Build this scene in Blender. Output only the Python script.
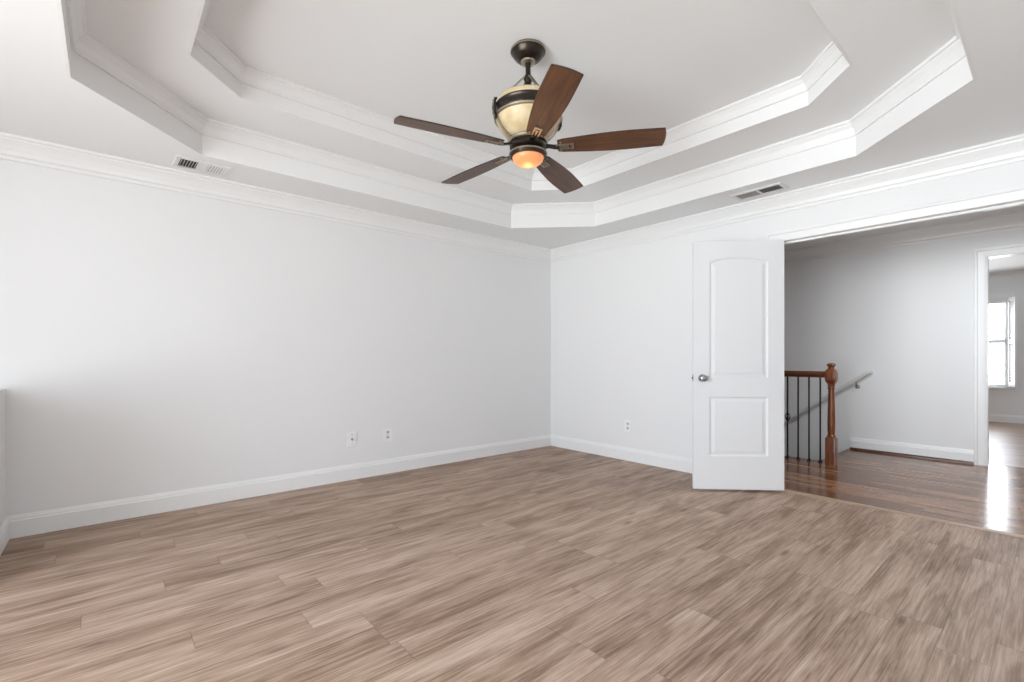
import bpy, bmesh, math, random
from mathutils import Vector, Matrix
for o in list(bpy.data.objects):
    bpy.data.objects.remove(o, do_unlink=True)
S = bpy.context.scene
C = S.collection
PI = math.pi
R = math.radians

# ------------------------------------------------------------------ camera
FPX, YAW, CAMH = 469.77, 0.8597, 1.10          # focal length in pixels of the 1024 wide frame
cd = bpy.data.cameras.new('camera')
cam = bpy.data.objects.new('camera', cd); C.objects.link(cam)
cd.sensor_width = 36.0
cd.lens = FPX * 36.0 / 1024.0
cd.shift_y = 17.0 / 1024.0
cd.clip_start = 0.02
cam.location = (0, 0, CAMH)
cam.rotation_euler = (PI / 2, 0, YAW - PI / 2)
S.camera = cam

# ------------------------------------------------------------------ world, exposure
SKY_UP, SKY_DOWN, SKY_BACK = 3.35, 4.45, 0.1
S.view_settings.view_transform = 'Standard'
S.view_settings.look = 'None'
S.view_settings.gamma = 1.0
S.view_settings.use_curve_mapping = False
S.view_settings.exposure = 1.75
w = bpy.data.worlds.new('overcast_sky'); S.world = w
w.use_nodes = True
nt = w.node_tree; nt.nodes.clear()
wo = nt.nodes.new('ShaderNodeOutputWorld'); bg = nt.nodes.new('ShaderNodeBackground')
tc = nt.nodes.new('ShaderNodeTexCoord'); sx = nt.nodes.new('ShaderNodeSeparateXYZ')
mr = nt.nodes.new('ShaderNodeMapRange'); mr.inputs['From Min'].default_value = -0.12; mr.inputs['From Max'].default_value = 0.12
mx = nt.nodes.new('ShaderNodeMix'); mx.data_type = 'RGBA'
mx.inputs['A'].default_value = (SKY_DOWN * .94, SKY_DOWN * .985, SKY_DOWN * 1.01, 1)
mx.inputs['B'].default_value = (SKY_UP * .90, SKY_UP * .985, SKY_UP * 1.085, 1)
nt.links.new(tc.outputs['Generated'], sx.inputs[0]); nt.links.new(sx.outputs['Z'], mr.inputs['Value'])
nt.links.new(mr.outputs['Result'], mx.inputs['Factor']); nt.links.new(mx.outputs['Result'], bg.inputs['Color'])
# the overcast sky is brighter towards two sides of the compass
vd = nt.nodes.new('ShaderNodeVectorMath'); vd.operation = 'DOT_PRODUCT'; vd.inputs[1].default_value = (-.96, .28, 0)
m2 = nt.nodes.new('ShaderNodeMapRange'); m2.inputs['From Min'].default_value = 0.1; m2.inputs['From Max'].default_value = 1.0
m2.inputs['To Min'].default_value = SKY_BACK; m2.inputs['To Max'].default_value = 1.25
nt.links.new(tc.outputs['Generated'], vd.inputs[0]); ab = nt.nodes.new('ShaderNodeMath'); ab.operation = 'ABSOLUTE'; nt.links.new(vd.outputs['Value'], ab.inputs[0]); nt.links.new(ab.outputs[0], m2.inputs['Value']); nt.links.new(m2.outputs['Result'], bg.inputs['Strength'])
nt.links.new(bg.outputs[0], wo.inputs[0])

def portal(name, loc, sx_, sy_, direction):
    """marks a window opening for the sky's own light (a sampling portal, gives off nothing itself)"""
    l = bpy.data.lights.new(name, 'AREA'); l.shape = 'RECTANGLE'; l.size = sx_; l.size_y = sy_
    l.cycles.is_portal = True
    o = bpy.data.objects.new(name, l); C.objects.link(o); o.location = loc
    o.rotation_euler = Vector(direction).to_track_quat('-Z', 'Y').to_euler()
    return o

# ------------------------------------------------------------------ dimensions (metres)
XW, YW, XL, YN = 4.2355, 4.1705, -0.467, -0.27     # door wall, long wall, window wall, near wall
H1, H2, H3 = 2.44, 2.671, 2.846                   # soffit and the two tray levels
OX0, OX1, OY0, OY1, OCH = -0.132, 3.759, 0.264, 3.680, 0.606
UX0, UX1, UY0, UY1, UCH = OX0 + .458, OX1 - .458, OY0 + .462, OY1 - .462, 0.285
WT = 0.13                                          # wall thickness
DY0, DY1, DH = -0.04, 1.520, 2.070                 # double-door opening in the door wall
XH = 6.80                                          # hall's far wall
HC = 2.51                                          # hall ceiling
XF = 11.60                                         # far room's window wall
FDY0, FDY1, FDH = -0.36, 0.468, 2.135              # doorway from hall to far room
XS, YS = 5.745, 1.63                               # stairwell corner

# ------------------------------------------------------------------ mesh helpers
def box(bm, x0, x1, y0, y1, z0, z1, bev=0.0):
    vs = [bm.verts.new((x, y, z)) for z in (z0, z1) for (x, y) in ((x0, y0), (x1, y0), (x1, y1), (x0, y1))]
    fs = [bm.faces.new([vs[i] for i in q]) for q in ((3, 2, 1, 0), (4, 5, 6, 7), (0, 1, 5, 4), (1, 2, 6, 5), (2, 3, 7, 6), (3, 0, 4, 7))]
    if bev > 0:
        es = list({e for f in fs for e in f.edges})
        bmesh.ops.bevel(bm, geom=es, offset=bev, segments=2, affect='EDGES', profile=0.5)
    return vs

def lathe(bm, prof, segs=48, cx=0, cy=0, cap=True):
    rings = []
    for r, z in prof:
        if r < 1e-6:
            rings.append([bm.verts.new((cx, cy, z))])
        else:
            rings.append([bm.verts.new((cx + r * math.cos(2 * PI * k / segs), cy + r * math.sin(2 * PI * k / segs), z)) for k in range(segs)])
    for a, b in zip(rings[:-1], rings[1:]):
        for k in range(segs):
            k2 = (k + 1) % segs
            if len(a) == 1 and len(b) == 1: continue
            if len(a) == 1: bm.faces.new((a[0], b[k2], b[k]))
            elif len(b) == 1: bm.faces.new((a[k], a[k2], b[0]))
            else: bm.faces.new((a[k], a[k2], b[k2], b[k]))
    if cap:
        for rg in (rings[0], rings[-1]):
            if len(rg) > 2: bm.faces.new(rg)

def sweep(bm, path, prof, side=1, closed=False):
    """sweeps a closed profile [(out, z)] along a plan polyline with mitred corners; out is to the left of the path for side=1"""
    n = len(path); P = [Vector(p) for p in path]; rings = []
    for i in range(n):
        def nrm(a, b):
            d = (b - a).normalized(); return Vector((-d.y, d.x)) * side
        if closed or 0 < i < n - 1:
            n1 = nrm(P[i - 1], P[i]); n2 = nrm(P[i], P[(i + 1) % n])
            m = (n1 + n2) / (1 + n1.dot(n2))
        elif i == 0: m = nrm(P[0], P[1])
        else: m = nrm(P[-2], P[-1])
        rings.append([bm.verts.new((P[i].x + m.x * o, P[i].y + m.y * o, z)) for o, z in prof])
    k = len(prof)
    for i in range(n if closed else n - 1):
        a, b = rings[i], rings[(i + 1) % n]
        for j in range(k):
            bm.faces.new((a[j], a[(j + 1) % k], b[(j + 1) % k], b[j]))
    if not closed:
        bm.faces.new(rings[0]); bm.faces.new(rings[-1][::-1])

def tube(bm, pts, rad, segs=10, up=Vector((0, 0, 1)), rx=None):
    """round (or oval, rx = width) bar through the points"""
    P = [Vector(p) for p in pts]; rings = []
    rads = rad if isinstance(rad, (list, tuple)) else [rad] * len(P)
    for i, p in enumerate(P):
        d = (P[min(i + 1, len(P) - 1)] - P[max(i - 1, 0)]).normalized()
        u = up if abs(d.dot(up)) < .95 else Vector((1, 0, 0))
        a = d.cross(u).normalized(); b = a.cross(d).normalized()
        ra = rx if rx else rads[i]
        rings.append([bm.verts.new(p + a * ra * math.cos(2 * PI * k / segs) + b * rads[i] * math.sin(2 * PI * k / segs)) for k in range(segs)])
    for a, b in zip(rings[:-1], rings[1:]):
        for k in range(segs):
            bm.faces.new((a[k], a[(k + 1) % segs], b[(k + 1) % segs], b[k]))
    bm.faces.new(rings[0][::-1]); bm.faces.new(rings[-1])

def bar(bm, pts, wid, thk, up=Vector((0, 0, 1))):
    """flat rectangular strap through the points"""
    P = [Vector(p) for p in pts]; rings = []
    for i, p in enumerate(P):
        d = (P[min(i + 1, len(P) - 1)] - P[max(i - 1, 0)]).normalized()
        u = up if abs(d.dot(up)) < .97 else Vector((1, 0, 0))
        a = d.cross(u).normalized(); b = a.cross(d).normalized()
        wi = wid[i] if isinstance(wid, (list, tuple)) else wid
        rings.append([bm.verts.new(p + a * sx_ * wi / 2 + b * sy_ * thk / 2) for sx_, sy_ in ((-1, -1), (1, -1), (1, 1), (-1, 1))])
    for a, b in zip(rings[:-1], rings[1:]):
        for k in range(4):
            bm.faces.new((a[k], a[(k + 1) % 4], b[(k + 1) % 4], b[k]))
    bm.faces.new(rings[0][::-1]); bm.faces.new(rings[-1])

def obj(name, bm, mat, parent=None, smooth=False, loc=None, recalc=True):
    if recalc: bmesh.ops.recalc_face_normals(bm, faces=bm.faces)
    me = bpy.data.meshes.new(name); bm.to_mesh(me); bm.free()
    for m in (mat if isinstance(mat, (list, tuple)) else [mat]): me.materials.append(m)
    if smooth:
        for p in me.polygons: p.use_smooth = True
        try: me.set_sharp_from_angle(angle=R(35))
        except Exception: pass
    o = bpy.data.objects.new(name, me); C.objects.link(o)
    if parent: o.parent = parent
    if loc: o.location = loc
    return o

def tag(o, label, cat, group=None, kind=None):
    o['label'] = label; o['category'] = cat
    if group: o['group'] = group
    if kind: o['kind'] = kind
    return o

def thing(name, label, cat, loc, rotz=0, group=None, kind=None):
    o = bpy.data.objects.new(name, None); C.objects.link(o)
    o.empty_display_size = .05
    o.location = loc; o.rotation_euler = (0, 0, rotz)
    return tag(o, label, cat, group, kind)

def struct(name, bm, mat, label, cat, smooth=False):
    return tag(obj(name, bm, mat, smooth=smooth), label, cat, kind='structure')

def NB(): return bmesh.new()

# ------------------------------------------------------------------ materials
def mat(name, col, rough=.5, metal=0.0, spec=.5, coat=0.0):
    m = bpy.data.materials.new(name); m.use_nodes = True
    b = m.node_tree.nodes['Principled BSDF']
    b.inputs['Base Color'].default_value = (*col, 1); b.inputs['Roughness'].default_value = rough
    b.inputs['Metallic'].default_value = metal; b.inputs['Specular IOR Level'].default_value = spec
    b.inputs['Coat Weight'].default_value = coat
    return m

class G:
    """small node-graph writer"""
    def __init__(s, m): s.nt = m.node_tree; s.b = s.nt.nodes['Principled BSDF']
    def n(s, t, **kw):
        x = s.nt.nodes.new(t)
        for k, v in kw.items(): setattr(x, k, v)
        return x
    def put(s, sock, v):
        if hasattr(v, 'is_output') or isinstance(v, bpy.types.NodeSocket): s.nt.links.new(v, sock)
        elif v is not None: sock.default_value = v
    def math(s, op, a, b=None, c=None):
        x = s.n('ShaderNodeMath', operation=op)
        for i, v in enumerate((a, b, c)):
            if v is not None: s.put(x.inputs[i], v)
        return x.outputs[0]
    def comb(s, x, y, z):
        c = s.n('ShaderNodeCombineXYZ')
        for i, v in enumerate((x, y, z)): s.put(c.inputs[i], v)
        return c.outputs[0]
    def noise(s, vec, scale, detail=4, rough=.55, dist=0.0):
        x = s.n('ShaderNodeTexNoise'); s.put(x.inputs['Vector'], vec)
        x.inputs['Scale'].default_value = scale; x.inputs['Detail'].default_value = detail
        x.inputs['Roughness'].default_value = rough; x.inputs['Distortion'].default_value = dist
        return x.outputs['Fac']
    def white(s, vec):
        x = s.n('ShaderNodeTexWhiteNoise', noise_dimensions='3D'); s.put(x.inputs['Vector'], vec); return x.outputs['Value']
    def ramp(s, fac, stops):
        x = s.n('ShaderNodeValToRGB'); s.put(x.inputs[0], fac); e = x.color_ramp.elements
        while len(e) > 1: e.remove(e[0])
        for i, (p, c) in enumerate(stops):
            q = e[0] if i == 0 else e.new(p)
            q.position = p; q.color = (*c, 1)
        return x.outputs[0]
    def mix(s, f, a, b, blend='MIX'):
        x = s.n('ShaderNodeMix', data_type='RGBA', blend_type=blend)
        s.put(x.inputs[0], f)
        for sock, v in ((x.inputs[6], a), (x.inputs[7], b)): s.put(sock, (*v, 1) if isinstance(v, tuple) else v)
        return x.outputs[2]
    def bump(s, h, strength, dist=.002):
        x = s.n('ShaderNodeBump'); x.inputs['Strength'].default_value = strength; x.inputs['Distance'].default_value = dist
        s.put(x.inputs['Height'], h); s.put(s.b.inputs['Normal'], x.outputs[0])
    def coords(s):
        t = s.n('ShaderNodeTexCoord'); x = s.n('ShaderNodeSeparateXYZ'); s.put(x.inputs[0], t.outputs['Object'])
        return x.outputs[0], x.outputs[1], x.outputs[2], t.outputs['Object']

def plank_material(name, swap, width, length, tones, seam, rough, knots=True, var=.5, grain=.5, coat=0.0, spec=.5):
    """wooden boards running along X (along Y with swap)"""
    m = mat(name, (.3, .2, .15), rough, 0, spec, coat); g = G(m)
    x, y, z, _ = g.coords()
    if swap: x, y = y, x
    ry = g.math('DIVIDE', y, width); row = g.math('FLOOR', ry)
    off = g.math('MULTIPLY', g.white(g.comb(row, 3.1, 0.0)), length)
    rx = g.math('DIVIDE', g.math('ADD', x, off), length); col = g.math('FLOOR', rx)
    idv = g.white(g.comb(row, col, 7.0)); idz = g.math('MULTIPLY', idv, 37.0)
    broad = g.noise(g.comb(g.math('MULTIPLY', x, 1.0), g.math('MULTIPLY', y, 6.5), idz), 1.6, 4, .6, .8)
    fine = g.noise(g.comb(g.math('MULTIPLY', x, 1.35), g.math('MULTIPLY', y, 34.0), idz), 2.4, 8, .70, .5)
    t = g.math('ADD', g.math('ADD', g.math('MULTIPLY', g.math('SUBTRACT', idv, .5), var),
               g.math('MULTIPLY', g.math('SUBTRACT', broad, .5), grain * 1.5)), g.math('MULTIPLY', g.math('SUBTRACT', fine, .5), grain * 1.9))
    pore = g.noise(g.comb(g.math('MULTIPLY', x, 3.5), g.math('MULTIPLY', y, 150.0), idz), 1.6, 3, .6)
    t = g.math('ADD', g.math('ADD', t, .5), g.math('MULTIPLY', g.math('SUBTRACT', pore, .5), grain * .7))
    c = g.ramp(t, tones)
    if knots:
        v = g.n('ShaderNodeTexVoronoi'); g.put(v.inputs['Vector'], g.comb(g.math('MULTIPLY', x, 1.5), g.math('MULTIPLY', y, 5.0), idz)); v.inputs['Scale'].default_value = 1.0
        k = g.n('ShaderNodeMapRange'); g.put(k.inputs[0], v.outputs['Distance'])
        k.inputs[1].default_value = .03; k.inputs[2].default_value = .12; k.inputs[3].default_value = .7; k.inputs[4].default_value = 0.0
        kk = g.math('MULTIPLY', k.outputs[0], g.math('GREATER_THAN', fine, .47))
        c = g.mix(kk, c, seam)
    fy = g.math('FRACT', ry); ey = g.math('MULTIPLY', g.math('MINIMUM', fy, g.math('SUBTRACT', 1.0, fy)), width)
    fx = g.math('FRACT', rx); ex = g.math('MULTIPLY', g.math('MINIMUM', fx, g.math('SUBTRACT', 1.0, fx)), length)
    e = g.math('MINIMUM', ex, ey)
    s = g.math('MULTIPLY', g.math('LESS_THAN', e, .0014), .45)
    c = g.mix(s, c, seam)
    g.put(g.b.inputs['Base Color'], c)
    g.put(g.b.inputs['Roughness'], g.math('ADD', g.math('MULTIPLY', fine, .12), rough - .06))
    g.bump(g.math('SUBTRACT', fine, g.math('MULTIPLY', s, 1.0)), .08, .0015)
    return m

def paint(name, col, rough, spec=.35, amp=.03):
    m = mat(name, col, rough, 0, spec); g = G(m); _, _, _, v = g.coords()
    g.bump(g.noise(v, 260.0, 3, .5), amp, .001)
    return m

M = {}
M['wall'] = paint('white_wall_paint', (.875, .875, .875), .55)
M['ceil'] = paint('flat_ceiling_paint', (.928, .938, .938), .8, .2)
M['trim'] = mat('white_gloss_trim', (.905, .905, .90), .33, 0, .45)
M['door'] = paint('white_door_paint', (.85, .86, .872), .38, .4, .02)
M['plate'] = mat('white_plastic', (.93, .93, .925), .3)
M['dark'] = mat('vent_shade_paint', (.03, .03, .03), .7)
M['slot'] = mat('socket_slot', (.10, .10, .10), .6)
M['recept'] = mat('socket_face', (.62, .62, .62), .35)
M['vent'] = mat('white_enamel', (.80, .80, .79), .4)
M['nickel'] = mat('satin_nickel', (.42, .42, .43), .24, 1.0)
M['hingem'] = mat('dull_hinge_steel', (.35, .35, .35), .35, 1.0)
M['bronze'] = mat('dark_oiled_bronze', (.050, .040, .033), .30, .85)
M['bronze2'] = mat('rubbed_bronze', (.42, .36, .28), .34, .85)
M['iron'] = mat('black_iron', (.018, .017, .017), .45, .6)
M['rail'] = mat('pale_handrail_paint', (.72, .71, .69), .4)
M['floor'] = plank_material('oak_look_planks', False, .152, 1.22,
    [(.10, (.135, .076, .046)), (.34, (.270, .174, .121)), (.54, (.415, .289, .215)), (.88, (.60, .466, .376))], (.075, .045, .03), .50, True, .15, .62, 0.0, .3)
M['hall'] = plank_material('glossy_red_brown_boards', True, .058, .9,
    [(.1, (.085, .031, .012)), (.40, (.185, .078, .033)), (.62, (.280, .130, .062)), (.9, (.40, .205, .11))], (.025, .010, .005), .17, False, .55, .6, 0.0, .42)
M['far'] = plank_material('far_room_boards', True, .07, .9,
    [(.1, (.22, .12, .07)), (.5, (.33, .20, .13)), (.9, (.45, .30, .21))], (.10, .05, .03), .34, False, .35, .3)

def wood(name, lo, hi, axis, scale, rough, coat=0.0):
    m = mat(name, hi, rough, 0, .5, coat); g = G(m); x, y, z, v = g.coords()
    a = [g.math('MULTIPLY', q, 1.2 if i == axis else 16.0) for i, q in enumerate((x, y, z))]
    f = g.noise(g.comb(*a), scale, 5, .62, .5)
    g.put(g.b.inputs['Base Color'], g.ramp(f, [(.3, lo), (.52, tuple((p + q) / 2 for p, q in zip(lo, hi))), (.75, hi)]))
    return m
M['blade'] = wood('walnut_blade', (.040, .015, .006), (.185, .070, .022), 0, 3.0, .40, 0.0)
M['blade_edge'] = mat('dark_blade_edge', (.03, .015, .008), .45)
M['newel'] = wood('red_oak_stain', (.105, .028, .008), (.30, .088, .025), 2, 3.5, .34, .1)
M['railwood'] = wood('red_oak_rail', (.085, .024, .007), (.21, .060, .018), 1, 3.5, .34, .1)
M['nosing'] = wood('dark_nosing', (.06, .024, .012), (.13, .055, .028), 1, 3.5, .3, .2)
M['thresh'] = wood('pale_threshold', (.30, .20, .135), (.42, .30, .21), 1, 3.0, .4)
# amber scavo glass of the upper bowl
M['bowl'] = mat('amber_scavo_glass', (.60, .50, .30), .42); g = G(M['bowl']); x, y, z, v = g.coords()
f = g.noise(v, 14.0, 4, .6)
g.put(g.b.inputs['Base Color'], g.ramp(f, [(.3, (.58, .43, .24)), (.55, (.66, .54, .33)), (.8, (.74, .64, .43))]))
# lit dome: the lamp glass, hottest where the bulb sits close above its bottom
M['dome'] = mat('lit_amber_glass', (.45, .20, .09), .3); g = G(M['dome']); x, y, z, v = g.coords()
rr = g.math('SQRT', g.math('ADD', g.math('MULTIPLY', x, x), g.math('MULTIPLY', y, y)))
f = g.math('DIVIDE', rr, .088)
g.put(g.b.inputs['Emission Color'], g.ramp(f, [(.0, (1.0, .82, .42)), (.22, (1.0, .66, .26)), (.5, (.80, .33, .11)), (1.0, (.66, .24, .085))]))
g.put(g.b.inputs['Emission Strength'], .27)

def glass():
    m = bpy.data.materials.new('window_glass'); m.use_nodes = True; n = m.node_tree; n.nodes.clear()
    o = n.nodes.new('ShaderNodeOutputMaterial'); a = n.nodes.new('ShaderNodeBsdfTransparent'); b = n.nodes.new('ShaderNodeBsdfGlossy')
    b.inputs['Roughness'].default_value = .02; mxs = n.nodes.new('ShaderNodeMixShader'); mxs.inputs[0].default_value = .06
    n.links.new(a.outputs[0], mxs.inputs[1]); n.links.new(b.outputs[0], mxs.inputs[2]); n.links.new(mxs.outputs[0], o.inputs[0])
    return m
M['glass'] = glass()
M['fillglass'] = mat('fill_lamp_glass', (.9, .9, .9), .4)
M['fillglass'].node_tree.nodes['Principled BSDF'].inputs['Emission Color'].default_value = (1, .98, .95, 1); M['fillglass'].node_tree.nodes['Principled BSDF'].inputs['Emission Strength'].default_value = 1.0
HLX, HLY, HLW = 5.30, 0.42, 8.8  # position and power of the added hall lamp

# ================================================================== THE ROOM
def octagon(x0, x1, y0, y1, c):      # anticlockwise
    return [(x0 + c, y0), (x1 - c, y0), (x1, y0 + c), (x1, y1 - c), (x1 - c, y1), (x0 + c, y1), (x0, y1 - c), (x0, y0 + c)]
OUT = octagon(OX0, OX1, OY0, OY1, OCH); UPP = octagon(UX0, UX1, UY0, UY1, UCH)

bm = NB(); box(bm, -2.6, XW + .02, -2.05, YW + .1, -.12, 0)
struct('floor', bm, M['floor'], 'brown oak-look plank floor of the empty bedroom', 'floor')

bm = NB(); box(bm, -2.6, XW + WT, YW, YW + WT, -.1, 3.0)
struct('wall_left', bm, M['wall'], 'long white wall on the left with two outlets low down', 'wall')

bm = NB()
box(bm, XW, XW + WT, DY1, 5.3, -.1, 3.0); box(bm, XW, XW + WT, DY0, DY1, DH + .012, 3.0); box(bm, XW, XW + WT, -2.6, DY0, -.1, 3.0)
struct('wall_right', bm, M['wall'], 'white wall with the wide doorway behind the open door', 'wall')

bm = NB(); box(bm, XL + .13, XW + WT, YN - WT, YN, -.1, 3.0)
struct('wall_near', bm, M['wall'], 'white wall behind the camera', 'wall')

# sunroom beside the bedroom: a short half wall with a post, then open; tall windows beyond
SILL = .915
XSU, YSU = -2.45, -1.9                              # sunroom's window walls
bm = NB(); box(bm, XL - .13, XL, 3.30, YW, -.1, SILL)
struct('wall_half', bm, M['wall'], 'low white half wall at the left edge under the bright opening', 'wall')
def window_wall(axis, pos, sgn, a0, a1, spans, z0, z1, name, label, first, portal_dir):
    """wall at x = pos (axis 'x') or y = pos with window openings; sgn points outdoors"""
    def b(bm, p0, p1, q0, q1, za, zb):
        if axis == 'x': box(bm, min(p0, p1), max(p0, p1), q0, q1, za, zb)
        else: box(bm, q0, q1, min(p0, p1), max(p0, p1), za, zb)
    bm = NB(); T = pos + sgn * .14
    b(bm, pos, T, a0, a1, -.1, z0); b(bm, pos, T, a0, a1, z1, 3.0)
    e = [a0] + [v for sp in spans for v in sp] + [a1]
    for k in range(0, len(e), 2): b(bm, pos, T, e[k], e[k + 1], z0, z1)
    struct(name, bm, M['wall'], label, 'wall')
    for k, (u, v) in enumerate(spans):
        c_ = (u + v) / 2; xo = pos + sgn * .10; hw = (v - u) / 2; hh = z1 - z0
        t = thing('window_%d' % (first + k), 'tall sunroom window number %d, outside the photo on the left' % (first + k), 'window',
                  (xo, c_, z0) if axis == 'x' else (c_, xo, z0), kind='structure')
        bm = NB()
        for q in ((-hw, -hw + .03), (hw - .03, hw)): b(bm, -.02, .02, q[0], q[1], 0, hh)
        for q in ((.001, .03), (hh - .03, hh - .001), (hh * .5 - .02, hh * .5 + .02)): b(bm, -.019, .019, -hw + .01, hw - .01, *q)
        obj('window_frame', bm, M['trim'], t)
        bm = NB(); b(bm, -.003, .003, -hw + .02, hw - .02, .02, hh - .02); obj('pane', bm, M['glass'], t)
        zc = (z0 + z1) / 2
        l = bpy.data.lights.new('sky_opening', 'AREA'); l.shape = 'RECTANGLE'; l.cycles.is_portal = True
        o = bpy.data.objects.new('sky_opening', l); C.objects.link(o)
        if axis == 'x':
            l.size, l.size_y = hh, v - u; o.location = (pos + sgn * .15, c_, zc); o.rotation_euler = (0, -PI / 2 * -sgn * -1, 0) if sgn > 0 else (0, -PI / 2, 0)
        else:
            l.size, l.size_y = v - u, hh; o.location = (c_, pos + sgn * .15, zc); o.rotation_euler = (PI / 2, 0, 0)
window_wall('x', XSU, -1, YSU, YW, [(-.4, 1.0), (1.2, 2.6)], .12, 2.38, 'wall_sunroom', 'white window wall of the sunroom, outside the photo on the left', 1, None)
window_wall('y', YSU, -1, XSU, XL, [], .45, 2.38, 'wall_sunroom_near', 'white sunroom wall behind the camera on the left', 4, None)
bm = NB(); box(bm, XL, XL + .13, YSU, YN, -.1, 3.0)
struct('wall_sunroom_right', bm, M['wall'], 'short white wall behind the camera beside the sunroom', 'wall')

# ceilings with the two-step octagonal tray
def ring_ceiling(name, z, rect, octo, label):
    bm = NB(); x0, x1, y0, y1 = rect
    def lay(zz):
        q = [bm.verts.new((x, y, zz)) for x, y in ((x0, y0), (x1, y0), (x1, y1), (x0, y1))]
        o = [bm.verts.new((x, y, zz)) for x, y in octo]
        for f in ((q[0], q[1], o[1], o[0]), (q[1], o[2], o[1]), (q[1], q[2], o[3], o[2]), (q[2], o[4], o[3]),
                  (q[2], q[3], o[5], o[4]), (q[3], o[6], o[5]), (q[3], q[0], o[7], o[6]), (q[0], o[0], o[7])): bm.faces.new(f)
        return q, o
    q, o = lay(z); q2, o2 = lay(z + .03)
    for a, b in ((q, q2), (o, o2)):
        for k in range(len(a)):
            j = (k + 1) % len(a); bm.faces.new((a[k], a[j], b[j], b[k]))
    return struct(name, bm, M['ceil'], label, 'ceiling')
ring_ceiling('ceiling', H1, (-2.6, XW + WT, -2.05, YW + WT), octagon(OX0 - .012, OX1 + .012, OY0 - .012, OY1 + .012, OCH + .007), 'flat white lower ceiling around the stepped recess')
def grow(o, d): return octagon(o[0], o[1], o[2], o[3], o[4])
big = (OX0 - .05, OX1 + .05, OY0 - .05, OY1 + .05)
ring_ceiling('ceiling_step', H2, big, octagon(UX0 - .012, UX1 + .012, UY0 - .012, UY1 + .012, UCH + .007), 'middle white step of the recessed ceiling')
bm = NB(); box(bm, UX0 - .05, UX1 + .05, UY0 - .05, UY1 + .05, H3, H3 + .03)
struct('ceiling_centre', bm, M['ceil'], 'highest white ceiling panel holding the fan', 'ceiling')

def tray_profile(z0, z1, ch, pr):
    return [(-.014, z0 - .001), (0, z0 - .001), (0, z1 - ch), (.013, z1 - ch), (.014, z1 - ch + .011), (.010, z1 - ch + .013), (.0145, z1 - ch + .018), (.017, z1 - ch * .72), (.026, z1 - ch * .50),
            (.040, z1 - ch * .34), (.044, z1 - ch * .28), (.044, z1 - ch * .22), (pr - .004, z1 - ch * .18), (pr, z1 - ch * .14), (pr, z1), (-.014, z1)]
bm = NB(); sweep(bm, OUT, tray_profile(H1, H2, .098, .056), 1, True)
struct('trim_1', bm, M['trim'], 'white stepped moulding lining the lower ceiling recess', 'moulding')
bm = NB(); sweep(bm, UPP, tray_profile(H2, H3, .086, .056), 1, True)
struct('trim_2', bm, M['trim'], 'white stepped moulding lining the upper ceiling recess', 'moulding')

def crown_profile(z1, drop, pr):
    return [(0, z1 - drop), (.014, z1 - drop), (.016, z1 - drop + .012), (.011, z1 - drop + .014), (.016, z1 - drop * .82), (.024, z1 - drop * .80), (.030, z1 - drop * .62),
            (.046, z1 - drop * .42), (pr - .022, z1 - drop * .24), (pr - .018, z1 - drop * .22), (pr - .016, z1 - drop * .16), (pr - .003, z1 - drop * .12), (pr, z1 - drop * .09), (pr, z1), (0, z1)]
bm = NB(); sweep(bm, [(XSU, YW), (XW, YW), (XW, YN)], crown_profile(H1, .135, .088), -1)
struct('trim_3', bm, M['trim'], 'white crown moulding along the long wall and door wall', 'moulding')

BASE = [(0, 0), (.017, 0), (.017, .104), (.012, .110), (.012, .118), (.008, .128), (.005, .137), (0, .137)]
bm = NB(); sweep(bm, [(XL, 3.30), (XL, YW), (XW, YW)], BASE, -1)
struct('baseboard_left', bm, M['trim'], 'white baseboard of the long left wall', 'baseboard')
bm = NB(); sweep(bm, [(XW, YW), (XW, DY1 + .10)], BASE, -1)
struct('baseboard_right', bm, M['trim'], 'white baseboard of the door wall', 'baseboard')

bm = NB(); sweep(bm, [(XW, DY0 - .10), (XW, YN), (XL + .13, YN)], BASE, -1)
struct('baseboard_near', bm, M['trim'], 'white baseboard of the wall behind the camera', 'baseboard')
bm = NB(); sweep(bm, [(XSU, YSU), (XSU, YW), (XL - .13, YW)], BASE, -1)
struct('baseboard_sunroom', bm, M['trim'], 'white baseboard of the sunroom on the left', 'baseboard')

# doorway: jamb lining, stops and moulded casing
CAS = [(0.0, 0.0), (0.0, .012), (.010, .015), (.054, .019), (.060, .026), (.076, .026), (.080, .020), (.080, 0.0)]   # across, proud
def casing(bm, xface, sgn, y0, y1, h, prof):
    """mitred casing round an opening, three sides, standing proud of the plane x = xface"""
    cols = []
    for (py, pz, sy_, sz) in ((y1, 0, 1, 0), (y1, h, 1, 1), (y0, h, -1, 1), (y0, 0, -1, 0)):
        cols.append([bm.verts.new((xface + sgn * d, py + sy_ * a, pz + sz * a)) for a, d in prof])
    for a, b in zip(cols[:-1], cols[1:]):
        for k in range(len(prof)):
            j = (k + 1) % len(prof); bm.faces.new((a[k], a[j], b[j], b[k]))
    bm.faces.new(cols[0]); bm.faces.new(cols[-1])
bm = NB()
box(bm, XW - .002, XW + WT + .002, DY1 - .002, DY1 + .012, 0, DH + .012); box(bm, XW - .002, XW + WT + .002, DY0 - .012, DY0 + .002, 0, DH + .012)
box(bm, XW - .002, XW + WT + .002, DY0, DY1, DH - .004, DH + .013)
box(bm, XW + .045, XW + .085, DY0, DY1, DH - .018, DH); box(bm, XW + .045, XW + .085, DY1 - .013, DY1, 0, DH)
casing(bm, XW, -1, DY0 - .006, DY1 + .006, DH - .004, CAS); casing(bm, XW + WT, 1, DY0 - .006, DY1 + .006, DH + .004, CAS)
struct('trim_4', bm, M['trim'], 'white moulded casing around the wide doorway', 'moulding')

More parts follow.
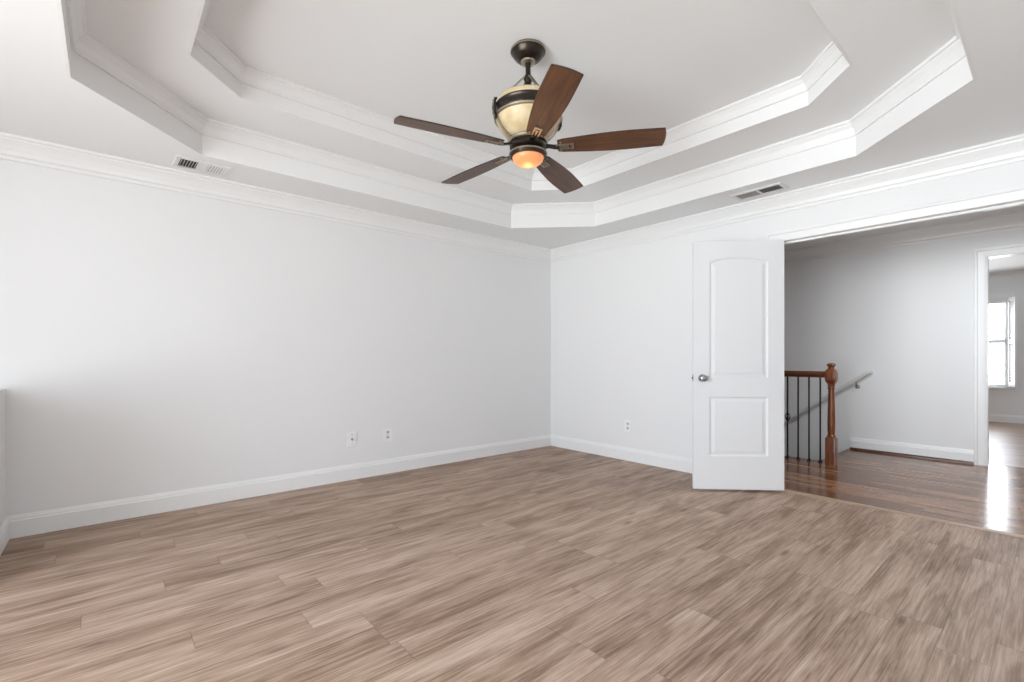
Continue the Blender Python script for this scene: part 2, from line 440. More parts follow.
bm = NB()
prof = [(-.030, 0), (-.028, .004), (-.012, .010), (.012, .010), (.028, .004), (.030, 0)]
sweep(bm, [(XW + .022, DY0), (XW + .022, DY1)], prof, 1)
struct('trim_5', bm, M['thresh'], 'pale wooden threshold strip between bedroom planks and glossy hall boards', 'threshold')

# ------------------------------------------------------------------ hall
bm = NB()
box(bm, XW + .02, XS, -2.6, 5.2, -.12, 0); box(bm, XS, XH + .14, -2.6, YS, -.12, 0)
struct('floor_hall', bm, M['hall'], 'glossy red-brown hardwood floor of the hall', 'floor')
bm = NB(); sweep(bm, [(XS, 5.2), (XS, YS), (XH, YS)], [(0, -.06), (.012, -.06), (.012, -.034), (.026, -.028), (.030, -.014), (.026, .001), (-.045, .001), (-.045, -.001), (0, -.01)], 1)
struct('trim_6', bm, M['nosing'], 'dark wooden nosing at the top of the stairs', 'nosing')
bm = NB()
box(bm, XH, XH + .13, FDY1, 5.2, -2.6, HC + .2); box(bm, XH, XH + .13, FDY0, FDY1, FDH, HC + .2); box(bm, XH, XH + .13, -2.6, FDY0, -.1, HC + .2)
struct('wall_hall', bm, M['wall'], 'white hall wall beyond the stairs', 'wall')
bm = NB(); box(bm, XW + WT, XH + .13, 5.2, 5.3, -2.6, HC + .2)
struct('wall_stair_end', bm, M['wall'], 'white wall at the end of the stairwell', 'wall')
bm = NB(); box(bm, XW, XH + .13, -2.7, -2.6, -.1, HC + .2)
struct('wall_hall_end', bm, M['wall'], 'white wall at the right-hand end of the hall', 'wall')
bm = NB(); box(bm, XW + WT - .01, XH + .13, -2.7, 5.3, HC, HC + .05)
struct('ceiling_hall', bm, M['ceil'], 'white ceiling of the hall', 'ceiling')
bm = NB(); sweep(bm, [(XH, 5.2), (XH, -2.6)], crown_profile(HC, .145, .085), -1)
struct('trim_7', bm, M['trim'], 'white crown moulding on the hall wall', 'moulding')
bm = NB(); sweep(bm, [(XH, YS), (XH, FDY1 + .095)], [(0, .012), (.015, .012), (.015, .104), (.010, .116), (.006, .143), (0, .143)], -1)
struct('baseboard_hall', bm, M['trim'], 'white baseboard of the hall wall', 'baseboard')
bm = NB(); sweep(bm, [(XH, YS), (XH, FDY1 + .097)], [(0, 0), (.034, 0), (.033, .012), (.026, .022), (.014, .026), (0, .026)], -1)
struct('trim_8', bm, M['nosing'], 'dark brown shoe moulding under the hall baseboard', 'moulding')
bm = NB(); box(bm, XS - .12, XS, YS, 5.2, -2.6, -.12); box(bm, XS - .12, XH, YS - .12, YS, -2.6, -.12)
struct('wall_stair', bm, M['wall'], 'white wall below the stair railing', 'wall')
bm = NB(); box(bm, XS - .12, XH + .13, YS - .12, 5.3, -2.6, -2.45)
struct('floor_below', bm, M['hall'], 'wooden floor at the foot of the stairs', 'floor')
bm = NB()
for k in range(12):
    y0 = YS + .012 + k * .254; z = -(k + 1) * .193
    box(bm, XS, XH, y0, y0 + .256, z - .25, z - .03); box(bm, XS, XH, y0 - .025, y0 + .256, z - .03, z)
struct('stairs', bm, M['hall'], 'wooden steps going down behind the railing', 'stairs')

# unseen flush lamp, added on the hall ceiling to brighten the hall
hl = thing('hall_fill_lamp', 'unseen round flush lamp added on the ceiling to brighten the hall', 'fill lamp', (HLX, HLY, HC))
bm = NB(); lathe(bm, [(0, 0), (.17, 0), (.175, -.008), (.175, -.028), (.165, -.032), (0, -.032)], 40); obj('fill_lamp_base', bm, M['trim'], hl, smooth=True)
bm = NB(); lathe(bm, [(.165, -.030), (.163, -.045), (.140, -.075), (.10, -.095), (.05, -.105), (0, -.108)], 40, cap=False); obj('fill_lamp_shade', bm, M['fillglass'], hl, smooth=True)
l = bpy.data.lights.new('hall_fill_light', 'AREA'); l.shape = 'DISK'; l.size = .30; l.energy = HLW; l.color = (.90, .96, 1.0)
o = bpy.data.objects.new('hall_fill_light', l); C.objects.link(o); o.parent = hl; o.location = (0, 0, -.115)

# doorway to the far room
bm = NB()
box(bm, XH - .002, XH + .132, FDY1 - .004, FDY1 + .01, 0, FDH); box(bm, XH - .002, XH + .132, FDY0 - .01, FDY0 + .004, 0, FDH); box(bm, XH - .002, XH + .132, FDY0, FDY1, FDH - .006, FDH + .01)
casing(bm, XH, -1, FDY0 - .004, FDY1 + .004, FDH - .006, [(a * 1.13, d) for a, d in CAS]); casing(bm, XH + .13, 1, FDY0 - .004, FDY1 + .004, FDH - .006, CAS)
struct('trim_9', bm, M['trim'], 'white casing around the hall doorway at the right edge', 'moulding')

# ------------------------------------------------------------------ far room
FZ = 2.575
bm = NB(); box(bm, XH + .135, XF + .1, -2.6, 3.2, -.12, .002)
struct('floor_far', bm, M['far'], 'pale brown floor of the room beyond the hall', 'floor')
bm = NB(); box(bm, XH, XF + .1, -2.7, 3.3, FZ, FZ + .05)
struct('ceiling_far', bm, M['ceil'], 'white ceiling of the room beyond the hall', 'ceiling')
bm = NB()
for a, b, c_, d in ((-2.6, -1.7, 0, FZ), (-.7, .545, 0, FZ), (1.45, 3.2, 0, FZ), (-1.7, -.7, 0, .60), (-1.7, -.7, 2.14, FZ), (.545, 1.45, 0, .60), (.545, 1.45, 2.14, FZ)):
    box(bm, XF, XF + .14, a, b, c_ - .1, d)
struct('wall_far', bm, M['wall'], 'white window wall of the room beyond the hall', 'wall')
bm = NB(); box(bm, XH + .13, XF + .14, 3.2, 3.3, -.1, FZ); 
struct('wall_far_left', bm, M['wall'], 'white left wall of the room beyond the hall', 'wall')
bm = NB(); box(bm, XH + .13, XF + .14, -2.7, -2.6, -.1, FZ)
struct('wall_far_right', bm, M['wall'], 'white right wall of the room beyond the hall', 'wall')
bm = NB(); sweep(bm, [(XF, 3.2), (XF, -2.6)], BASE, -1)
struct('baseboard_far', bm, M['trim'], 'white baseboard under the window beyond the hall', 'baseboard')
bm = NB(); sweep(bm, [(XF, 3.2), (XF, -2.6)], crown_profile(FZ, .07, .06), -1)
struct('trim_10', bm, M['trim'], 'white crown moulding in the room beyond the hall', 'moulding')
for n, (y0, y1, lab) in enumerate(((.545, 1.45, 'bright white-framed window seen through the far doorway'), (-1.7, -.7, 'unseen second far-room window, added for light, right of the first'))):  # the second window is unseen, added to let more light in
    t = thing('window_%d' % (3 + n), lab, 'window', (XF, (y0 + y1) / 2, .60), kind='structure')
    hw = (y1 - y0) / 2
    bm = NB()
    for a in ((-hw - .07, -hw + .012), (hw - .012, hw + .07)): box(bm, -.022, 0, a[0], a[1], 0, 1.53)
    box(bm, -.022, 0, -hw - .07, hw + .07, 1.53, 1.61); box(bm, -.018, 0, -hw - .06, hw + .06, -.10, -.02)
    obj('window_frame', bm, M['trim'], t)
    bm = NB(); box(bm, -.055, .03, -hw - .09, hw + .09, -.025, .002); obj('sill', bm, M['trim'], t)
    bm = NB()
    for z0, z1, xo in ((.0, .80, .05), (.77, 1.54, .075)):
        for a in ((-hw, -hw + .045), (hw - .045, hw), (-.02, .02)): box(bm, xo, xo + .03, a[0], a[1], z0, z1)
        box(bm, xo + .001, xo + .029, -hw + .01, hw - .01, z0 + .001, z0 + .05); box(bm, xo + .001, xo + .029, -hw + .01, hw - .01, z1 - .045, z1 - .001)
    obj('sash', bm, M['trim'], t)
    bm = NB(); box(bm, .084, .088, -hw + .02, hw - .02, .02, 1.53); obj('pane', bm, M['glass'], t)
    portal('sky_opening', (XF + .15, (y0 + y1) / 2, 1.37), 1.54, y1 - y0, (-1, 0, 0)).rotation_euler = (0, PI / 2, 0)
# louvred shutter leaf, folded open beside the window
t = thing('window_shutter', 'white louvred shutter leaf folded open beside the far window', 'shutter', (XF - .024, .535, .62), R(22))
bm = NB()
box(bm, -.24, -.20, -.014, .014, 0, 1.50); box(bm, -.04, 0, -.014, .014, 0, 1.50)
for z in (0, .72, 1.44): box(bm, -.20, -.04, -.014, .014, z, z + .06)
obj('shutter_frame', bm, M['trim'], t)
bm = NB()
for a, b in ((.085, .70), (.805, 1.42)):
    n = 13
    for k in range(n):
        z = a + (b - a) * k / (n - 1); bar(bm, [(-.199, 0, z), (-.041, 0, z)], .056, .006, Vector((0, .93, .37)))
obj('louvre', bm, M['trim'], t)['kind'] = 'stuff'

# ================================================================== OPEN DOOR
def panel_loop(t0, t1, z0, z1, rise, o, n=14):
    """outline of a door panel inset by o, arched top when rise > 0; anticlockwise from lower left"""
    a, b, lo = t0 + o, t1 - o, z0 + o; tm, hw = (t0 + t1) / 2, (t1 - t0) / 2
    pts = [(a, lo), (b, lo)]
    for k in range(n + 1):
        t = b + (a - b) * k / n; s = (t - tm) / hw
        pts.append((t, z1 - o + rise * (1 - s * s)))
    return pts
DW, DT, DZ0, DZ1 = .722, .035, .018, 2.066
def door_leaf():
    bm = NB(); panels = [(.126, .596, .290, .782, 0.0), (.126, .596, .933, 1.895, .038)]; n = 14
    for face in (0, 1):
        yf = DT / 2 * (1 if face else -1); sg = -1 if face else 1      # recess goes inwards
        V = lambda p, d: bm.verts.new((p[0], yf + sg * d, p[1]))
        cache = {}
        def sv(t, z):
            k = (round(t, 5), round(z, 5))
            if k not in cache: cache[k] = V((t, z), 0)
            return cache[k]
        t0, t1 = panels[0][0], panels[0][1]
        zz = [DZ0, panels[0][2], panels[0][3], panels[1][2], panels[1][3], DZ1]
        for a, b in zip(zz[:-1], zz[1:]):
            bm.faces.new((sv(0, a), sv(t0, a), sv(t0, b), sv(0, b))); bm.faces.new((sv(t1, a), sv(DW, a), sv(DW, b), sv(t1, b)))
        bm.faces.new((sv(t0, zz[0]), sv(t1, zz[0]), sv(t1, zz[1]), sv(t0, zz[1])))
        # lock rail
        top = panel_loop(*panels[0], 0, n)[2:]
        low = [sv(t, z) for t, z in top]
        bm.faces.new(low[::-1] + [] if False else [*low[::-1], sv(t1, zz[3]), sv(t0, zz[3])])
        arch = [sv(t, z) for t, z in panel_loop(*panels[1], 0, n)[2:]]
        bm.faces.new([*arch[::-1], sv(t1, DZ1), sv(t0, DZ1)])
        for p in panels:
            rings = [[sv(*q) for q in panel_loop(*p, 0, n)]]
            for o, d in ((.004, .0015), (.012, .0085), (.018, .0095), (.026, .0085), (.046, .0030), (.049, .0025)):
                rings.append([V(q, d) for q in panel_loop(*p, o, n)])
            for a, b in zip(rings[:-1], rings[1:]):
                for k in range(len(a)):
                    j = (k + 1) % len(a); bm.faces.new((a[k], a[j], b[j], b[k]))
            bm.faces.new(rings[-1])
    # edges of the slab
    for x in (0, DW): 
        q = [bm.verts.new(p) for p in ((x, -DT / 2, DZ0), (x, DT / 2, DZ0), (x, DT / 2, DZ1), (x, -DT / 2, DZ1))]; bm.faces.new(q)
    for z in (DZ0, DZ1):
        q = [bm.verts.new(p) for p in ((0, -DT / 2, z), (DW, -DT / 2, z), (DW, DT / 2, z), (0, DT / 2, z))]; bm.faces.new(q)
    bmesh.ops.remove_doubles(bm, verts=bm.verts, dist=1e-5)
    return bm
HX, HY = 4.203, 1.468
DANG = math.atan2(1.982 - HY, 3.689 - HX)
door = obj('door_1', door_leaf(), M['door'])
tag(door, 'white two-panel door with arched upper panel, standing wide open', 'door', kind='structure')
door.location = (HX, HY, 0); door.rotation_euler = (0, 0, DANG)
# which local side faces the camera
nl = Vector((-math.sin(DANG), math.cos(DANG))); fs = 1 if nl.dot(Vector((0, 0)) - Vector((HX, HY))) > 0 else -1
def turned(bm, prof, x, z, sgn):
    """lathe about the local y axis at (x, z) starting on the door face"""
    b2 = NB(); lathe(b2, prof, 32)
    for v in b2.verts: v.co = Vector((x + v.co.x, sgn * (DT / 2 + v.co.z), z + v.co.y))
    me = bpy.data.meshes.new('t'); b2.to_mesh(me); b2.free(); bm.from_mesh(me); bpy.data.meshes.remove(me)
for sg in (fs, -fs):
    bm = NB(); turned(bm, [(0, 0), (.031, 0), (.031, .004), (.027, .008), (.014, .010), (.0, .010)], .655, .935, sg)
    k = obj('door_rosette', bm, M['nickel'], door, smooth=True)
    bm = NB(); turned(bm, [(0, .006), (.011, .008), (.011, .028), (.018, .034), (.026, .044), (.028, .054), (.025, .062), (.015, .067), (0, .068)], .655, .935, sg)
    obj('door_knob', bm, M['nickel'], k, smooth=True)
bm = NB(); box(bm, DW - .001, DW + .0015, -.012, .012, .905, .965)
lp = obj('latch_plate', bm, M['nickel'], door)
bm = NB(); box(bm, DW + .001, DW + .009, -.006, .006, .928, .942); obj('latch_bolt', bm, M['slot'], lp)
for z in (.25, 1.04, 1.84):
    bm = NB(); lathe(bm, [(0, z - .05), (.004, z - .05), (.0065, z - .046), (.0065, z + .046), (.004, z + .05), (0, z + .05)], 12, -.006, -fs * (DT / 2 + .002))
    obj('hinge', bm, M['hingem'], door, smooth=True)

# ================================================================== OUTLETS
def wall_plate(name, label, loc, rz, kind, w_=.092, h_=.134, group=None):
    """local: x along the wall, -y out of the wall"""
    t = thing(name, label, 'outlet', loc, rz, group)
    bm = NB(); box(bm, -w_ / 2, w_ / 2, -.007, 0, -h_ / 2, h_ / 2, .003); obj('cover_plate', bm, M['plate'], t)
    if kind == 'duplex':
        for dz in (.024, -.024):
            bm = NB(); b2 = [(.0165 * math.cos(a), .0145 * math.sin(a)) for a in [2 * PI * k / 24 for k in range(24)]]
            top = [bm.verts.new((x, -.0095, dz + max(-.012, min(.012, z)))) for x, z in b2]; bot = [bm.verts.new((x, -.006, dz + max(-.012, min(.012, z)))) for x, z in b2]
            bm.faces.new(top); bm.faces.new(bot)
            for k in range(24): bm.faces.new((top[k], top[(k + 1) % 24], bot[(k + 1) % 24], bot[k]))
            s = obj('socket', bm, M['recept'], t)
            bm = NB()
            for x in (-.0065, .0065): box(bm, x - .0014, x + .0014, -.0102, -.009, dz - .001, dz + .008)
            box(bm, -.003, .003, -.0102, -.009, dz - .0095, dz - .004)
            obj('socket_slots', bm, M['slot'], s)
        bm = NB(); lathe(bm, [(0, 0), (.004, 0), (.0035, .0015), (0, .0018)], 12)
        for v in bm.verts: v.co = Vector((v.co.x, -.007 - v.co.z, v.co.y))
        obj('screw', bm, M['nickel'], t)
    else:
        bm = NB(); lathe(bm, [(0, 0), (.0095, 0), (.0095, .003), (.0055, .003), (.0055, .011), (.0035, .011), (.0035, .006), (0, .006)], 20)
        for v in bm.verts: v.co = Vector((v.co.x, -.007 - v.co.z, v.co.y))
        obj('coaxial_jack', bm, M['hingem'], t, smooth=True)
        for dz in (.042, -.042):
            bm = NB(); lathe(bm, [(0, 0), (.004, 0), (.0035, .0015), (0, .0018)], 12)
            for v in bm.verts: v.co = Vector((v.co.x, -.007 - v.co.z, v.co.y + dz))
            obj('screw', bm, M['nickel'], t)
    return t
wall_plate('cable_outlet', 'white cable jack plate with one small dot, leftmost on the long wall', (1.677, YW, .366), 0, 'coax')
wall_plate('power_outlet', 'white two-socket outlet on the long left wall, right of the cable plate', (2.025, YW, .370), 0, 'duplex')
wall_plate('power_outlet', 'white two-socket outlet on the door wall, left of the open door', (XW, 3.006, .371), -PI / 2, 'duplex')

# ================================================================== CEILING VENTS
def vent(name, label, loc, rz, L, W, style):
    t = thing(name, label, 'vent', loc, rz)
    fl, fw = .028, .030; d = .009
    bm = NB()
    box(bm, -L / 2, L / 2, -W / 2, -W / 2 + fw, -d, 0, .002); box(bm, -L / 2, L / 2, W / 2 - fw, W / 2, -d, 0, .002)
    box(bm, -L / 2, -L / 2 + fl, -W / 2 + fw - .002, W / 2 - fw + .002, -d, 0, .002); box(bm, L / 2 - fl, L / 2, -W / 2 + fw - .002, W / 2 - fw + .002, -d, 0, .002)
    cw = .016 if style == 'dark' else .060
    box(bm, -cw / 2, cw / 2, -W / 2 + fw - .002, W / 2 - fw + .002, -d + .001, 0, .001)
    obj('vent_frame', bm, M['vent'], t)
    bm = NB(); box(bm, -L / 2 + .01, L / 2 - .01, -W / 2 + .012, W / 2 - .012, -.0015, 0); obj('vent_dark_back', bm, M['dark'], t)  # flat dark sheet, painted as the shade inside the duct
    for side in (-1, 1):
        a, b = (cw / 2, L / 2 - fl) if side > 0 else (-L / 2 + fl, -cw / 2)
        n = 13 if style == 'dark' else 6
        for k in range(n):
            x = a + (b - a) * (k + .5) / n
            tilt = .5 * side if style == 'dark' else (.15 if side > 0 else -1.0)
            bm = NB(); bar(bm, [(x, -W / 2 + fw - .002, -.006), (x, W / 2 - fw + .002, -.006)], .0085 if style == 'dark' else (.0125 if side > 0 else .011), .0012, Vector((math.sin(tilt) , 0, math.cos(tilt))))
            obj('louvre_slat', bm, M['vent'] if style != 'dark' else M['hingem2'], t)
    for x in (-L / 2 + .012, L / 2 - .012):
        bm = NB(); lathe(bm, [(0, -d - .001), (.004, -d - .001), (.004, -d + .001), (0, -d + .001)], 10, x, 0)
        obj('screw', bm, M['vent'], t)
    return t
M['hingem2'] = mat('grey_enamel', (.34, .34, .33), .5)
vent('ceiling_vent', 'small white ceiling register near the long wall, at left', (.500, 3.900, H1), R(2), .315, .215, 'light')
vent('ceiling_vent', 'ceiling vent with two dark grilles above the door wall', (3.972, 1.565, H1), PI / 2, .385, .180, 'dark')

# ================================================================== STAIR RAILING
XR = 5.690
rl = thing('stair_railing', 'red-brown wooden railing with black iron balusters at the stair top', 'railing', (XR, 1.53, 0))
NH = .047
def square_prof(bm, prof, segs=4, rot=PI / 4):
    """stacks square (or many-sided) rings; r = half width"""
    rings = []
    for r, z, n in prof:
        k = 32; ring = []
        for i in range(k):
            a = 2 * PI * i / k
            ca, sa = math.cos(a), math.sin(a); q = n
            rad = r / ((abs(ca) ** q + abs(sa) ** q) ** (1 / q)); ring.append(bm.verts.new((rad * ca, rad * sa, z)))
        rings.append(ring)
    for a, b in zip(rings[:-1], rings[1:]):
        for i in range(k): bm.faces.new((a[i], a[(i + 1) % k], b[(i + 1) % k], b[i]))
    bm.faces.new(rings[0][::-1]); bm.faces.new(rings[-1])
bm = NB()
square_prof(bm, [(.047, 0, 12), (.047, .262, 12), (.043, .276, 8), (.036, .282, 2), (.041, .290, 2), (.036, .298, 2), (.030, .306, 2), (.034, .34, 2), (.0345, .42, 2), (.032, .56, 2), (.029, .70, 2), (.027, .775, 2),
    (.033, .780, 2), (.033, .790, 2), (.028, .795, 2), (.028, .806, 2), (.034, .812, 2), (.034, .820, 2), (.030, .826, 2), (.036, .838, 5), (.046, .860, 9), (.050, .885, 10), (.051, .915, 10), (.050, .945, 10), (.045, .970, 9), (.036, .984, 4), (.028, .990, 2),
    (.026, 1.004, 2), (.030, 1.012, 2), (.040, 1.018, 2), (.042, 1.026, 2), (.038, 1.036, 2), (.024, 1.046, 2), (.006, 1.050, 2)])
nw = obj('newel_post', bm, M['newel'], rl, smooth=True)
YE = 4.6 - 1.53
bm = NB()
sec = [(-.020, .895), (.020, .895), (.021, .912), (.030, .920), (.031, .938), (.022, .955), (.008, .961), (-.008, .961), (-.022, .955), (-.031, .938), (-.030, .920), (-.021, .912)]
sweep(bm, [(0, .04), (0, YE)], sec, 1); obj('handrail', bm, M['railwood'], rl, smooth=True)
y = .100; k = 0
while y < YE - .05:
    bm = NB(); box(bm, -.0065, .0065, y - .0065, y + .0065, 0, .90)
    if k % 4 == 3: pass
    b = obj('baluster', bm, M['iron'], rl)
    bm = NB(); box(bm, -.016, .016, y - .016, y + .016, 0, .012, .002)
    lathe(bm, [(.015, .012), (.013, .020), (.009, .028), (.009, .030)], 12, 0, y); obj('baluster_shoe', bm, M['iron'], b)
    if k % 4 == 3:
        bm = NB()
        for j in range(4):
            pts = []
            for i in range(11):
                s = i / 10; a = 2 * PI * j / 4 + s * PI; r = .021 * math.sin(PI * s) + .004
                pts.append((r * math.cos(a), y + r * math.sin(a), .405 + .095 * s))
            tube(bm, pts, .004, 6)
        obj('basket_knuckle', bm, M['iron'], b, smooth=True)
    y += .1045; k += 1

# wall handrail down the stairs
hr = thing('wall_handrail', 'pale grey handrail sloping down the hall wall behind the newel post', 'handrail', (XH, 1.44, .93))
sl = -.755
bm = NB(); pts = [(0, -.012, .004), (-.03, -.012, .004), (-.052, -.006, .004), (-.06, .012, -.006)] + [(-.06, .02 + .2 * i, -.012 + sl * .2 * i) for i in range(0, 15)]
tube(bm, pts, .021, 14); obj('rail', bm, M['rail'], hr, smooth=True)
for yy in (.12, 1.3, 2.4):
    z = sl * yy - .012
    bm = NB(); tube(bm, [(-.06, yy, z - .015), (-.06, yy, z - .045), (-.05, yy, z - .062), (-.03, yy, z - .07), (0, yy, z - .07)], .006, 8)
    lathe(bm, [(0, -.0), (.0, .0)], 3) if False else None
    b = obj('bracket', bm, M['hingem'], hr, smooth=True)
    bm = NB(); lathe(bm, [(0, 0), (.026, 0), (.022, .006), (0, .008)], 20)
    for v in bm.verts: v.co = Vector((-v.co.z, yy + v.co.x, z - .07 + v.co.y))
    obj('bracket_plate', bm, M['hingem'], b, smooth=True)

# ================================================================== CEILING FAN
FX, FY = 1.806, 1.957
fan = thing('ceiling_fan', 'bronze ceiling fan with five walnut blades and glowing amber light', 'ceiling fan', (FX, FY, H3))
Z = lambda z: z - H3
bm = NB(); lathe(bm, [(0, 0), (.094, 0), (.097, -.006), (.097, -.014), (.092, -.018), (.089, -.023), (.084, -.036), (.073, -.050), (.058, -.061), (.044, -.067), (.036, -.069), (0, -.069)], 48)
cp = obj('canopy', bm, M['bronze'], fan, smooth=True)
bm = NB(); lathe(bm, [(.098, -.006), (.1005, -.009), (.1005, -.013), (.097, -.016)], 48, cap=False); lathe(bm, [(.034, -.066), (.042, -.069), (.040, -.077), (.030, -.081), (.018, -.081)], 40, cap=False)
obj('canopy_ring', bm, M['bronze2'], cp, smooth=True)
bm = NB(); lathe(bm, [(0, -.06), (.0145, -.06), (.0145, Z(2.66)), (0, Z(2.66))], 20); obj('downrod', bm, M['bronze'], fan, smooth=True)
# yoke: collar, pivot block and four legs down to the rim of the bowl
bm = NB(); lathe(bm, [(0, Z(2.698)), (.020, Z(2.698)), (.024, Z(2.691)), (.024, Z(2.674)), (.020, Z(2.666)), (.018, Z(2.65)), (.040, Z(2.625)), (.066, Z(2.60)), (.070, Z(2.560)), (0, Z(2.560))], 24)
yk = obj('yoke', bm, M['bronze'], fan, smooth=True)
SA = [R(160 + 90 * k) for k in range(4)]
for a in SA:
    c, s = math.cos(a), math.sin(a)
    bm = NB(); bar(bm, [(.018 * c, .018 * s, Z(2.690)), (.036 * c, .036 * s, Z(2.674)), (.10 * c, .10 * s, Z(2.605)), (.150 * c, .150 * s, Z(2.556))], .018, .007)
    obj('yoke_leg', bm, M['bronze2'], yk)
# upper bowl of amber glass, with dark band
bm = NB(); lathe(bm, [(.055, Z(2.565)), (.12, Z(2.563)), (.158, Z(2.558)), (.172, Z(2.548)), (.179, Z(2.534)), (.184, Z(2.512)), (.184, Z(2.455)), (.178, Z(2.438)), (.168, Z(2.415)), (.152, Z(2.390)), (.130, Z(2.364)), (.104, Z(2.345)), (.080, Z(2.335))], 56)
bw = obj('glass_bowl', bm, M['bowl'], fan, smooth=True)
bm = NB(); lathe(bm, [(.182, Z(2.516)), (.191, Z(2.513)), (.193, Z(2.506)), (.189, Z(2.500)), (.189, Z(2.468)), (.192, Z(2.462)), (.190, Z(2.455)), (.182, Z(2.453))], 56, cap=False)
obj('bowl_band', bm, M['bronze'], fan, smooth=True)
bm = NB(); lathe(bm, [(.186, Z(2.457)), (.1935, Z(2.455)), (.192, Z(2.447)), (.178, Z(2.444))], 56, cap=False)
obj('bowl_bead', bm, M['bronze2'], fan, smooth=True)
for a in SA:
    c, s = math.cos(a), math.sin(a)
    P = lambda r, z: (r * c, r * s, Z(z))
    bm = NB(); bar(bm, [P(.190, 2.535), P(.201, 2.518), P(.204, 2.488), P(.200, 2.448), P(.190, 2.422)], [.020, .030, .032, .028, .018], .012, Vector((c, s, .01)))
    st = obj('bowl_strap', bm, M['bronze'], fan)
    bm = NB(); bar(bm, [P(.200, 2.47), P(.188, 2.435), P(.174, 2.408), P(.156, 2.382), P(.132, 2.356), P(.106, 2.338)], .015, .008, Vector((c, s, .01)))
    obj('strap_rib', bm, M['bronze2'], st)
    bm = NB(); tube(bm, [P(.190, 2.536), P(.204, 2.534), P(.209, 2.522), P(.204, 2.510)], .005, 8); obj('strap_scroll', bm, M['bronze2'], st, smooth=True)
    bm = NB(); tube(bm, [P(.206, 2.462), P(.211, 2.450), P(.204, 2.436), P(.192, 2.436)], .005, 8)
    obj('strap_scroll', bm, M['bronze2'], st, smooth=True)
# motor hub below the bowl
bm = NB(); lathe(bm, [(0, Z(2.352)), (.078, Z(2.352)), (.086, Z(2.346)), (.092, Z(2.336)), (.110, Z(2.330)), (.113, Z(2.322)), (.108, Z(2.314)), (.100, Z(2.306)), (.104, Z(2.298)), (.104, Z(2.286)), (.094, Z(2.278)), (.080, Z(2.270)), (.076, Z(2.258)), (0, Z(2.258))], 48)
hub = obj('motor_hub', bm, M['bronze'], fan, smooth=True)
bm = NB(); lathe(bm, [(.110, Z(2.331)), (.115, Z(2.326)), (.114, Z(2.319)), (.108, Z(2.314))], 48, cap=False); obj('hub_ring', bm, M['bronze2'], hub, smooth=True)
# light kit
bm = NB(); lathe(bm, [(.070, Z(2.264)), (.094, Z(2.264)), (.104, Z(2.258)), (.106, Z(2.248)), (.102, Z(2.240)), (.098, Z(2.234)), (.088, Z(2.234)), (.086, Z(2.240))], 48)
lk = obj('light_fitter', bm, M['bronze'], fan, smooth=True)
bm = NB(); lathe(bm, [(.100, Z(2.262)), (.1075, Z(2.258)), (.1085, Z(2.252)), (.104, Z(2.248))], 48, cap=False); obj('fitter_ring', bm, M['bronze2'], lk, smooth=True)
bm = NB(); lathe(bm, [(.0885, .002), (.0890, -.004), (.086, -.015), (.078, -.027), (.063, -.038), (.042, -.046), (.021, -.050), (0, -.051)], 48, cap=False)
dm = obj('light_dome', bm, M['dome'], fan, smooth=True, loc=(0, 0, Z(2.236)))
pl = bpy.data.lights.new('fan_bulb', 'POINT'); pl.energy = .05; pl.color = (1, .62, .30); pl.shadow_soft_size = .03
po = bpy.data.objects.new('fan_bulb', pl); C.objects.link(po); po.parent = fan; po.location = (0, 0, Z(2.155))

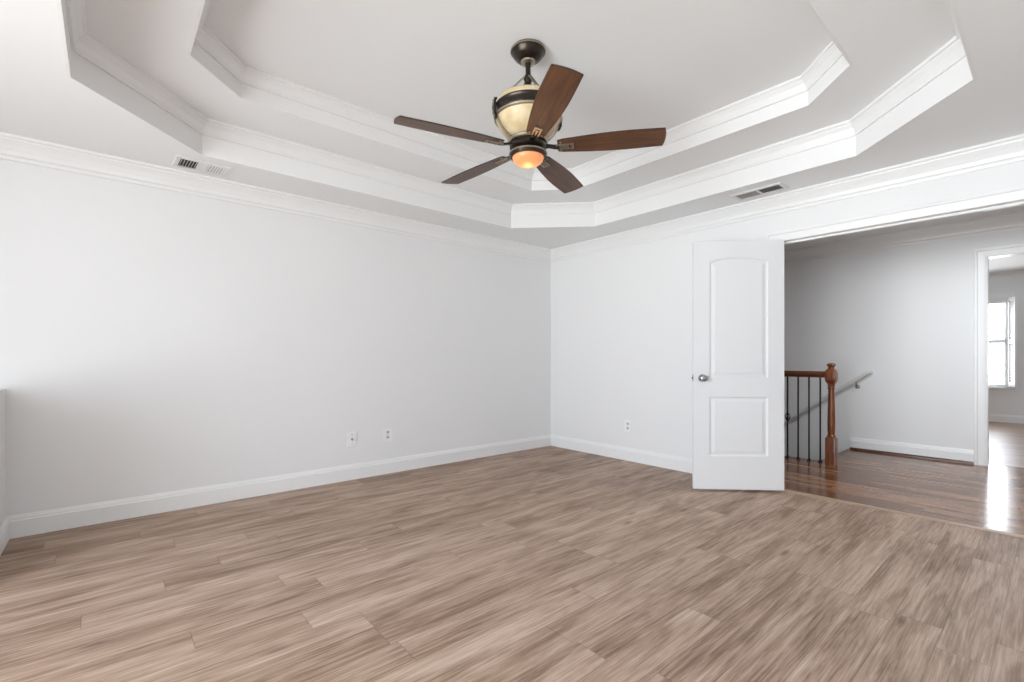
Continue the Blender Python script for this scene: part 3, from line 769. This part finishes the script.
# blades
NBL = 22
def blade_mesh():
    bm = NB(); top, bot = [], []; L0, L1 = .168, .738; th = .0032
    def hw(s): 
        if s < .06: return .046 + (.054 - .046) * math.sin(PI / 2 * s / .06)
        u = (s - .06) / .94
        return .054 + .023 * math.sin(PI * .5 * min(1, u / .62)) - (.006 * max(0, (u - .62) / .38) ** 1.6)
    out = []
    for i in range(NBL + 1):
        s = i / NBL; out.append((L0 + (L1 - L0) * s, hw(s)))
    right = [(x, -h) for x, h in out]; left = [(x, h) for x, h in out][::-1]
    tip = [(L1 + .010 * math.cos(a), -out[-1][1] * math.sin(-a) * -1) for a in ()]
    nt_ = 7; tipc = []
    for j in range(1, nt_):
        q = -1 + 2 * j / nt_; tipc.append((L1 + .010 * (1 - q * q), out[-1][1] * q))
    loop = right + tipc + left
    T = [bm.verts.new((x, y, th)) for x, y in loop]; B = [bm.verts.new((x, y, -th)) for x, y in loop]
    ft = bm.faces.new(T); fb = bm.faces.new(B[::-1])
    for k in range(len(loop)):
        f = bm.faces.new((T[k], B[k], B[(k + 1) % len(loop)], T[(k + 1) % len(loop)])); f.material_index = 1
    return bm
ZB = 2.288; PITCH = R(-11.5)
bl0 = obj('blade', blade_mesh(), [M['blade'], M['blade_edge']], fan)
# blade iron: arm from the hub, and an open rectangular clasp under the blade
bm = NB()
bar(bm, [(.088, 0, .004), (.120, 0, .002), (.150, 0, -.006), (.178, 0, -.008)], [.030, .024, .026, .034], .011)
arm0 = obj('blade_arm', bm, M['bronze'], bl0)
bm = NB()
zc = -.0085
for yy in (-.0165, .0165): bar(bm, [(.160, yy * .7, zc), (.185, yy, zc), (.252, yy, zc)], .007, .008)
bar(bm, [(.252, -.021, zc), (.252, .021, zc)], .010, .009); bar(bm, [(.165, 0, zc + .001), (.228, 0, zc + .001)], .008, .006); bar(bm, [(.226, -.012, zc), (.226, .012, zc)], .007, .006)
for x, yy in ((.186, -.034), (.186, .034), (.246, 0)): lathe(bm, [(0, zc - .001), (.005, zc - .001), (.005, zc + .006), (0, zc + .006)], 10, x, yy)
cl0 = obj('blade_clasp', bm, M['bronze2'], bl0)
ANGS = (-51.6, 21.4, 93.4, 165.0, 240.0)       # as they hang, not perfectly even
for i in range(5):
    if i == 0: b = bl0
    else:
        b = bl0.copy(); C.objects.link(b); b.parent = fan
        for ch in (arm0, cl0):
            c2 = ch.copy(); C.objects.link(c2); c2.parent = b
    b.location = (0, 0, Z(ZB))
    b.rotation_mode = 'XYZ'
    b.rotation_euler = (Matrix.Rotation(R(ANGS[i]), 4, 'Z') @ Matrix.Rotation(PITCH, 4, 'X')).to_euler()
